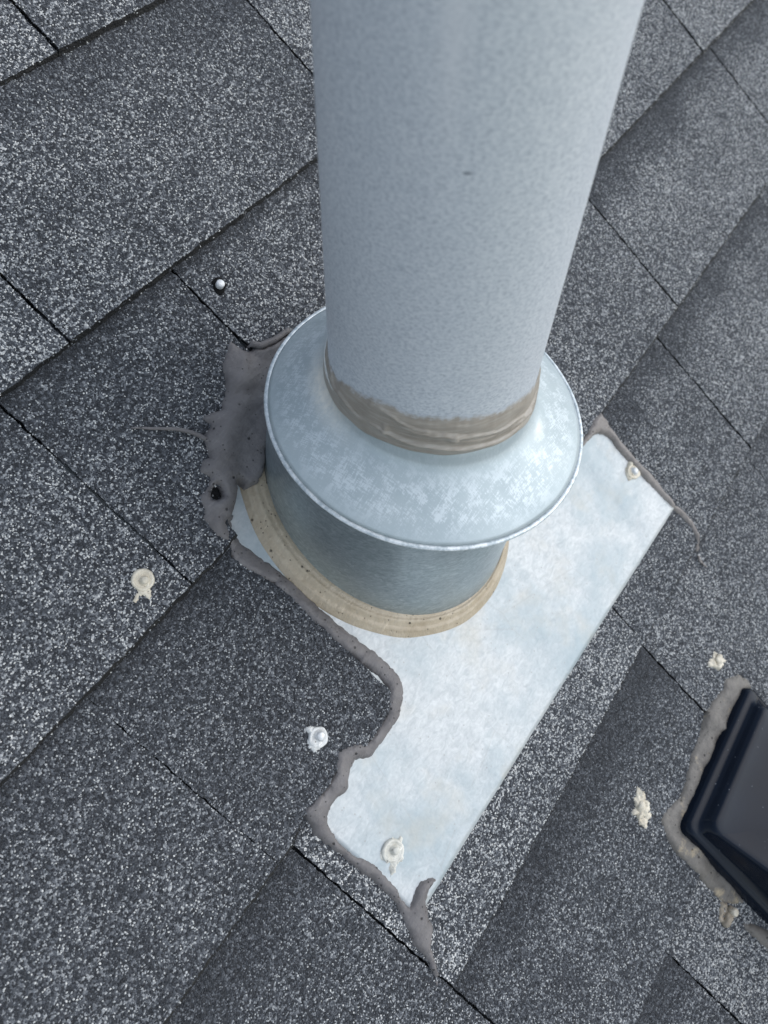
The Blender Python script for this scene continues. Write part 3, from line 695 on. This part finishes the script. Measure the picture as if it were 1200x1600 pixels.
for j in range(rows + 1):
    t = j / rows
    for i in range(nb_):
        d = -180 + 360 * i / nb_; a = math.radians(d)
        lo = interp(LOK, d) + 0.0008 * nz(math.cos(a), math.sin(a), 5, 3); up = interp(UPK, d) + 0.0030 * nz(math.cos(a), math.sin(a), 4, 5) + 0.0012 * nz(math.cos(a), math.sin(a), 22, 6)
        z = lo + (up - lo) * t
        th = 0.0030 * (1 - t) ** 0.7 + 0.0002
        for (d0, d1, t0, t1, amp, wd) in RIDGES:
            if d0 - 6 < d < d1 + 6:
                s = (d - d0) / (d1 - d0); s = max(0, min(1, s)); c = t0 + (t1 - t0) * s - 0.05 * math.sin(s * 3.1) + 0.018 * nz(d * 0.03, 0, 1.0, 4)
                e = max(0, min(1, (d - d0 + 6) / 12)) * max(0, min(1, (d1 + 6 - d) / 12))
                q = (t - c) / wd
                th += 1.25 * amp * e * (math.exp(-q * q * 1.6) if q > 0 else math.exp(-q * q * 0.05) * 0.6 + 0.4 * math.exp(-q * q * 1.6))
        # a torn peak left by the tool
        q = ((d + 137) / 2.2) ** 2 + ((t - 0.42) / 0.06) ** 2; th += 0.0018 * math.exp(-q) * (1 + 0.6 * nz(d * 0.1, t, 9, 1))
        q = ((d + 171) / 1.6) ** 2 + ((t - 0.38) / 0.09) ** 2; th += 0.0016 * math.exp(-q)
        th += 0.00035 * nz(d * 0.006, t * 0.6, 9, 2)
        th *= min(1.0, (1 - t) / 0.25 + 0.02)
        r = S + max(0.0001, th)
        if j == 0: r = S + 0.0004
        V.append(Vector((r * math.cos(a), r * math.sin(a), z - PZ)))
        thin.append(max(0.0, (t - 0.72) / 0.28) ** 1.3)
for j in range(rows):
    for i in range(nb_):
        a = j * nb_ + i; b = j * nb_ + (i + 1) % nb_; F.append((a, b, b + nb_, a + nb_))
me = mesh('sealant_band', V, F)
at = me.attributes.new('thin', 'FLOAT', 'POINT'); at.data.foreach_set('value', np.array(thin, np.float32))
band = link('sealant_band', me, M_BAND, pipe)
band['label'] = 'taupe sealant smeared around the foot of the pipe'

# ------------------------------------------------------------------ storm collar: cone, neck and rolled rim
colr = empty('storm_collar', (0, 0, RIMZ))
tag(colr, 'dull galvanised cone shaped storm collar around the vent pipe', 'storm collar')
RR = 1.658 * S
def tilt(V): return [Vector((p.x, p.y, p.z + TX * p.x + TY * p.y)) for p in V]
H0 = 0.0262
prof = [(RR - 0.004, -0.0008), (RR - 0.0018, 0.0003)]
for q in range(1, 15):
    t = q / 15
    r = (RR - 0.0018) + (1.075 * S - RR + 0.0018) * t
    prof.append((r, 0.0003 + (H0 - 0.003) * (t ** 1.03)))
prof += [(1.062 * S, H0 - 0.0015), (1.052 * S, H0 + 0.0004), (1.045 * S, H0 + 0.0035), (1.043 * S, H0 + 0.0085), (1.035 * S, H0 + 0.0088), (1.01 * S, H0 + 0.0085)]
V, F = lathe(prof, 220)
V2 = []
for p in V:
    a = math.atan2(p.y, p.x); r = math.hypot(p.x, p.y)
    dz = 0.0003 * nz(p.x, p.y, 30, 1)
    if r < RR - 0.003 and r > 1.1 * S:
        dd = ((p.x + 0.030) ** 2 + (p.y + 0.068) ** 2) / 0.007 ** 2; dz -= 0.0005 * math.exp(-dd)
    V2.append(Vector((p.x, p.y, p.z + dz)))
me = mesh('cone', tilt(V2), F); smr = []
for p in V2:
    d = math.degrees(math.atan2(p.y, p.x)) % 360; r = math.hypot(p.x, p.y)
    q = math.exp(-((d - 140) / 24) ** 2) * math.exp(-((r - 1.09 * S) / (0.10 * S)) ** 2)
    q += 0.8 * math.exp(-((d - 283) / 5) ** 2) * math.exp(-((r - 1.16 * S) / (0.025 * S)) ** 2)
    smr.append(min(1.0, q))
at = me.attributes.new('smear', 'FLOAT', 'POINT'); at.data.foreach_set('value', np.array(smr, np.float32))
link('cone', me, M_COLLAR, colr)
rp = []
for q in range(13):
    a = 2 * math.pi * q / 12
    rp.append((RR - 0.0009 + 0.0014 * math.cos(a), -0.0006 + 0.0011 * math.sin(a)))
V, F = lathe(rp[::-1], 260)
V = [Vector((p.x * (1 + 0.0015 * nz(p.x, p.y, 60, 2)), p.y * (1 + 0.0015 * nz(p.x, p.y, 60, 2)), p.z + 0.0002 * nz(p.x, p.y, 90, 4))) for p in V]
link('rolled_rim', mesh('rolled_rim', tilt(V), F), M_RIM, colr)

# ------------------------------------------------------------------ mastic
def mastic(name, outline, holes, mat, h, width, step=0.0022, seed=0, base=None, parent=None, lump=0.0006, rise=None):
    """a trowelled bead or patch: follows what it lies on, swells from its edge to h over width"""
    ol = densify(outline, step * 0.6, 0.0009, seed=seed); hs = [densify(q, step * 0.7, 0.0003, seed=seed + 1) for q in holes]
    V, T = tri_fill(ol, hs, step)
    P = np.array(V); bd = sorted({i for e in boundary_edges(T) for i in e}); isb = np.zeros(len(P), bool); isb[bd] = True
    H = np.array([top_h(u, v) for u, v in V]) - 0.0008
    H[~isb] += 0.0012
    nbr = [set() for _ in V]
    for t in T:
        for i in range(3): nbr[t[i]].update((t[(i + 1) % 3], t[(i + 2) % 3]))
    ei = np.array([(i, j) for i in range(len(V)) for j in nbr[i]]); deg = np.bincount(ei[:, 0], minlength=len(V))
    Hs = H.copy()
    for _ in range(14):
        av = np.bincount(ei[:, 0], Hs[ei[:, 1]], len(V)) / deg
        Hs = np.where(isb, H, np.maximum(av, Hs * 0.5 + av * 0.5))
    B = P[bd]
    D = np.array([np.sqrt(((B - p) ** 2).sum(1).min()) for p in P])
    prof = np.sqrt(np.clip(1 - (1 - np.clip(D / width, 0, 1)) ** 2, 0, 1))
    Z = Hs + h * prof
    for i, (u, v) in enumerate(V):
        Z[i] += prof[i] * lump * (nz(u, v, 55, seed + 2) + 0.5 * nz(u, v, 160, seed + 3))
        if rise: Z[i] += prof[i] * rise(u, v)
    verts = [(V[i][0], V[i][1], Z[i]) for i in range(len(V))]
    n0 = len(verts); mp = {i: n0 + q for q, i in enumerate(bd)}
    verts += [(V[i][0], V[i][1], Z[i] - 0.003) for i in bd]
    F = list(T) + [(b, a, mp[a], mp[b]) for a, b in boundary_edges(T)]
    if base is None: c = P.mean(0); base = (float(c[0]), float(c[1]), 0.0)
    if parent is None: return roof_obj(name, verts, F, base, mat), base
    me = mesh(name, [(u - base[0], v - base[1], hh - base[2]) for u, v, hh in verts], F)
    return link(name, me, mat, parent), base

def strand(name, path, radii, base, mat, parent, lift=0.0):
    """a thin string of mastic along a path on the shingles"""
    V = []; F = []; n = 8
    pts = []
    for i in range(len(path) - 1):
        for q in range(6):
            t = q / 6; a = Vector(path[i]); b = Vector(path[i + 1]); p = a.lerp(b, t)
            pts.append((p.x + 0.0003 * nz(p.x, p.y, 200, 3), p.y, radii[i] + (radii[i + 1] - radii[i]) * t))
    pts.append((path[-1][0], path[-1][1], radii[-1]))
    for i, (u, v, r) in enumerate(pts):
        a = pts[max(0, i - 1)]; b = pts[min(len(pts) - 1, i + 1)]
        d = Vector((b[0] - a[0], b[1] - a[1])).normalized(); nn = Vector((-d.y, d.x))
        h = top_h(u, v) + r * 0.55 + 0.0006
        for q in range(n):
            w_ = 2 * math.pi * q / n
            V.append((u + nn.x * r * math.cos(w_) - base[0], v + nn.y * r * math.cos(w_) - base[1], h + r * math.sin(w_) - base[2]))
    for i in range(len(pts) - 1):
        for q in range(n):
            a = i * n + q; b = i * n + (q + 1) % n; F.append((a, a + n, b + n, b))
    F.append(tuple(range(n))); F.append(tuple(range((len(pts) - 1) * n, len(pts) * n))[::-1])
    return link(name, mesh(name, V, F), mat, parent)

def patch_rise(u, v):
    # the patch heaps up towards the tube, with a fold near its upper corner
    d = math.hypot(u + 0.003, v - 0.03)
    r = 0.0105 * max(0.0, min(1.0, (0.125 - d) / 0.034)) if v > 0.085 else 0.0
    q = ((u + 0.033) * 0.5 + (v - 0.128) * 0.85) / 0.004; r -= 0.0022 * math.exp(-q * q) * (1 if u > -0.052 else 0.3)
    return r
seal, sb = mastic('mastic_sealant', OUT['patch'], [OUT['hole']], M_MASTIC, 0.0032, 0.0042, seed=1, lump=0.0014, rise=patch_rise)
tag(seal, 'long grey mastic patch with a round hole, running down as a bead beside the plate', 'sealant', 'grey mastic around the roof fittings')
strand('drawn_string', OUT['thread'], [0.0015, 0.0015, 0.0014, 0.0013, 0.0012, 0.0010, 0.0009, 0.0005], sb, M_MASTIC, seal)

strand('torn_lip', [(p[0], p[1] + 0.0015) for p in OUT['patch'][1:6]], [0.0012, 0.0021, 0.0024, 0.0022, 0.0018], sb, M_MASTIC, seal)

seal2, sb2 = mastic('mastic_sealant', OUT['bead'], [], M_MASTIC_B, 0.0042, 0.0042, seed=5, lump=0.001)
tag(seal2, 'taupe mastic bead on the upper right plate edge, ending in a thin tail', 'sealant', 'grey mastic around the roof fittings')
strand('tail_tip', OUT['tail'], [0.0009, 0.0012, 0.0011, 0.0004], sb2, M_MASTIC_B, seal2)

# ------------------------------------------------------------------ black roof vent
VU0, VU1, VT, VBm = -0.0312, 0.1075, -0.3158, -0.545
vent = empty('roof_vent', world((VU0 + VU1) / 2, (VT + VBm) / 2, 0), (PITCH, 0, 0))
tag(vent, 'glossy black low box vent with stepped rounded edges, set in stained sealant', 'roof vent')
cu, cv = (VU0 + VU1) / 2, (VT + VBm) / 2
def rrect(off, r, n=10):
    a0, a1, b0, b1 = VU0 + off, VU1 - off, VBm + off, VT - off; r = max(0.002, r)
    out = []
    for (x, y, s) in ((a1 - r, b1 - r, 0), (a0 + r, b1 - r, 1), (a0 + r, b0 + r, 2), (a1 - r, b0 + r, 3)):
        for q in range(n + 1):
            a = math.pi / 2 * (s + q / n); out.append((x + r * math.cos(a), y + r * math.sin(a)))
    return out
VP = [(0, -0.004, .008), (0, 0.003, .008), (0.0004, 0.0075, .008), (0.0012, 0.0098, .008), (0.0026, 0.0110, .008), (0.0045, 0.0114, .008), (0.0065, 0.0116, .008), (0.0080, 0.0128, .008), (0.0090, 0.0150, .008), (0.0098, 0.0180, .0085),
      (0.0108, 0.0203, .0085), (0.0122, 0.0216, .0085), (0.0140, 0.0222, .0085), (0.0175, 0.0225, .009), (0.024, 0.0227, .010), (0.034, 0.0229, .010), (0.047, 0.0230, .009), (0.058, 0.0230, .006), (0.066, 0.0230, .003)]
V = []; F = []
for (off, h, r) in VP:
    for (u, v) in rrect(off, r):
        q = max(0.0, min(1.0, (off - 0.007) / 0.004)); s_ = max(0.0, VT - 0.020 - v)
        V.append((u - cu, v - cv, h + 0.0002 * nz(u, v, 20, 1) + q * 0.5 * s_ * s_ / (s_ + 0.03)))
n = 44
for j in range(len(VP) - 1):
    for i in range(n):
        a = j * n + i; b = j * n + (i + 1) % n; F.append((a, b, b + n, a + n))
F.append(tuple(range((len(VP) - 1) * n, len(VP) * n)))
link('hood', mesh('hood', V, F), M_BLACK, vent)
vs, _ = mastic('mastic_sealant', OUT['vseal'], [], M_VSEAL, 0.0028, 0.0060, seed=9, lump=0.0018)
tag(vs, 'stained grey brown mastic wrapped around the corner of the black vent', 'sealant', 'grey mastic around the roof fittings')
vs2, _ = mastic('mastic_sealant', OUT['vseal2'], [], M_VSEAL, 0.0024, 0.0050, seed=12)
tag(vs2, 'short separate piece of mastic at the lower edge of the black vent', 'sealant', 'grey mastic around the roof fittings')

# ------------------------------------------------------------------ fasteners
def disc(profile, n=28, wob=0.0, seed=0):
    V, F = lathe(profile, n)
    V = [Vector((p.x * (1 + wob * nz(p.x * 40, p.y * 40, 4, seed)), p.y * (1 + wob * nz(p.y * 40, p.x * 40, 4, seed)), p.z)) for p in V]
    F.append(tuple(range((len(profile) - 1) * n, len(profile) * n)))
    return V, F
def hexhead(r, h):
    V = []; F = []
    for (s, z) in ((1, 0), (1, h * 0.8), (0.86, h)):
        for i in range(6):
            a = math.pi / 3 * i + 0.3; V.append((r * s * math.cos(a), r * s * math.sin(a), z))
    for j in range(2):
        for i in range(6):
            a = j * 6 + i; b = j * 6 + (i + 1) % 6; F.append((a, b, b + 6, a + 6))
    F.append(tuple(range(12, 18)))
    return V, F
def dab(pts, hgt, seed):
    """an uneven smear of sealant: outline points in metres, lumpy dome"""
    ol = densify(pts, 0.0012, 0.0004, seed=seed); V, T = tri_fill(ol, [], 0.0010)
    P = np.array(V); bd = sorted({i for e in boundary_edges(T) for i in e}); B = P[bd]; out = []
    for (u, v) in V:
        d = math.sqrt(((B - (u, v)) ** 2).sum(1).min()); p = math.sqrt(max(0, 1 - (1 - min(1, d / 0.0026)) ** 2))
        out.append((u, v, -0.0006 + p * hgt * (0.75 + 0.9 * nz(u, v, 260, seed) + 0.5 * nz(u, v, 620, seed + 2))))
    n0 = len(out); mp = {i: n0 + q for q, i in enumerate(bd)}
    out += [(V[i][0], V[i][1], -0.003) for i in bd]
    return out, list(T) + [(b_, a_, mp[a_], mp[b_]) for a_, b_ in boundary_edges(T)]
def blob_outline(rx, ry, seed, amp=0.3, n=26, rot=0.0):
    out = []
    for i in range(n):
        a = 2 * math.pi * i / n; r = 1 + amp * nz(math.cos(a), math.sin(a), 1.6, seed) + amp * 0.6 * nz(math.cos(a), math.sin(a), 4.5, seed + 5)
        x, y = rx * r * math.cos(a), ry * r * math.sin(a)
        out.append((x * math.cos(rot) - y * math.sin(rot), x * math.sin(rot) + y * math.cos(rot)))
    return out
def fastener(name, i, label, cat, group, dz=0.0):
    u, v = OUT['screws'][i]
    e = empty(name, world(u, v, top_h(u, v) + dz), (PITCH, 0, 0)); tag(e, label, cat, group); return e
GR = 'fasteners and dabs on the roof'

e = fastener('roofing_screw', 0, 'bright bare screw head standing in a dark hole, left of the vent pipe', 'screw', GR)
V, F = disc([(0.0056, -0.001), (0.0056, 0.0004), (0.0048, 0.0009), (0.0026, 0.0012), (0.0002, 0.0012)], 28, 0.5, 9); link('washer_or_hole_disc', mesh('washer_or_hole_disc', V, F), M_HOLE, e)  # black disc standing in for the dark hole round the head
V, F = disc([(0.0027, 0.001), (0.0027, 0.0042), (0.0024, 0.0047), (0.001, 0.0049), (0.0002, 0.0049)], 24); link('head', mesh('head', V, F), M_STEEL, e)

def capped(i, label, mat, smear, seed, hexr=0.0030, dome=0.0062, top=M_STEEL):
    e = fastener('roofing_screw', i, label, 'screw', GR)
    V, F = disc([(dome, -0.0012), (dome * 1.02, 0.0006), (dome * 0.95, 0.0015), (dome * 0.80, 0.0019), (dome * 0.68, 0.0012), (dome * 0.60, 0.0009), (0.0002, 0.0010)], 36, 0.20, seed); link('washer_or_hole_disc', mesh('washer_or_hole_disc', V, F), mat, e)
    V, F = disc([(hexr * 1.2, 0.0008), (hexr * 1.22, 0.0018), (hexr * 0.98, 0.0022), (hexr * 0.92, 0.0040), (hexr * 0.7, 0.0047), (0.0002, 0.0049)], 24, 0.22, seed + 3); o = link('head', mesh('head', V, F), top, e); o.location = (0.0007, -0.0005, -0.0004)
    V, F = dab(smear, 0.0022, seed); link('sealant_smear', mesh('sealant_smear', V, F), mat, e)
    return e
def shift(pts, dx, dy): return [(x + dx, y + dy) for x, y in pts]
capped(1, 'screw under a cracked cream sealant cap on the far left shingle', M_CREAM, shift(blob_outline(0.0085, 0.0060, 3, 0.7, 40, rot=0.7), -0.003, -0.0025), 3, 0.0024, 0.0064, M_CREAM)
capped(2, 'round washered screw on the dark shingle beside the mastic bead', M_PALE, blob_outline(0.0076, 0.0076, 6, 0.7, 40), 6)
capped(3, 'screw under smeared tan sealant on the lower corner of the metal plate', M_GREYDAB, shift(blob_outline(0.0098, 0.0068, 11, 0.7, 40, rot=0.75), -0.0026, -0.0022), 11, 0.0026, 0.0072, M_GREYDAB)
capped(4, 'screw with cream sealant at the upper right edge of the metal plate', M_CREAM, blob_outline(0.0086, 0.0074, 15, 0.5), 15, 0.0030, 0.0060)

def lump(i, name, label, mat, rx, ry, rot, seed, hgt, cat='sealant', nubs=4):
    e = fastener(name, i, label, cat, GR)
    V, F = dab(blob_outline(rx, ry, seed, 0.75, rot=rot), hgt, seed); link('smear', mesh('smear', V, F), mat, e)
    rnd = random.Random(seed)
    bmn = bmesh.new()
    for q in range(nubs):
        a = rnd.uniform(0, 6.28); d = rnd.uniform(0, 0.75)
        x, y = rx * d * math.cos(a), ry * d * math.sin(a); x, y = x * math.cos(rot) - y * math.sin(rot), x * math.sin(rot) + y * math.cos(rot)
        r = rnd.uniform(0.0022, 0.0040)
        m4 = Matrix.Translation((x, y, 0.0016)) @ Matrix.Diagonal((r, r * rnd.uniform(0.7, 1), r * rnd.uniform(0.6, 0.9), 1))
        bmesh.ops.create_icosphere(bmn, subdivisions=3, radius=1, matrix=m4)
    for vv in bmn.verts:
        c = vv.co; vv.co = c + Vector((nz(c.x, c.y, 300, seed), nz(c.y, c.z, 300, seed + 1), nz(c.x, c.z, 300, seed + 2))) * 0.0011
    me = bpy.data.meshes.new('lump'); bmn.to_mesh(me); bmn.free()
    link('lump', me, mat, e)
    return e
lump(5, 'sealant_dab', 'small lumpy cream sealant dab above the corner of the black vent', M_CREAM, 0.0090, 0.0060, -0.9, 21, 0.0026)
lump(6, 'sealant_dab', 'large crumbly cream sealant dab left of the black vent', M_CREAM, 0.0120, 0.0085, 0.55, 29, 0.0030, nubs=5)
e = lump(7, 'sealant_dab', 'brown sealant dab with a white nail head at the lower edge of the black vent', M_BROWNDAB, 0.0085, 0.0070, 0.3, 33, 0.0028)
V, F = disc([(0.0030, -0.001), (0.0030, 0.0050), (0.0024, 0.0056), (0.0002, 0.0058)], 20, 0.06); o = link('nail_head', mesh('nail_head', V, F), M_CREAM, e); o.location = (0.0045, -0.0035, 0)
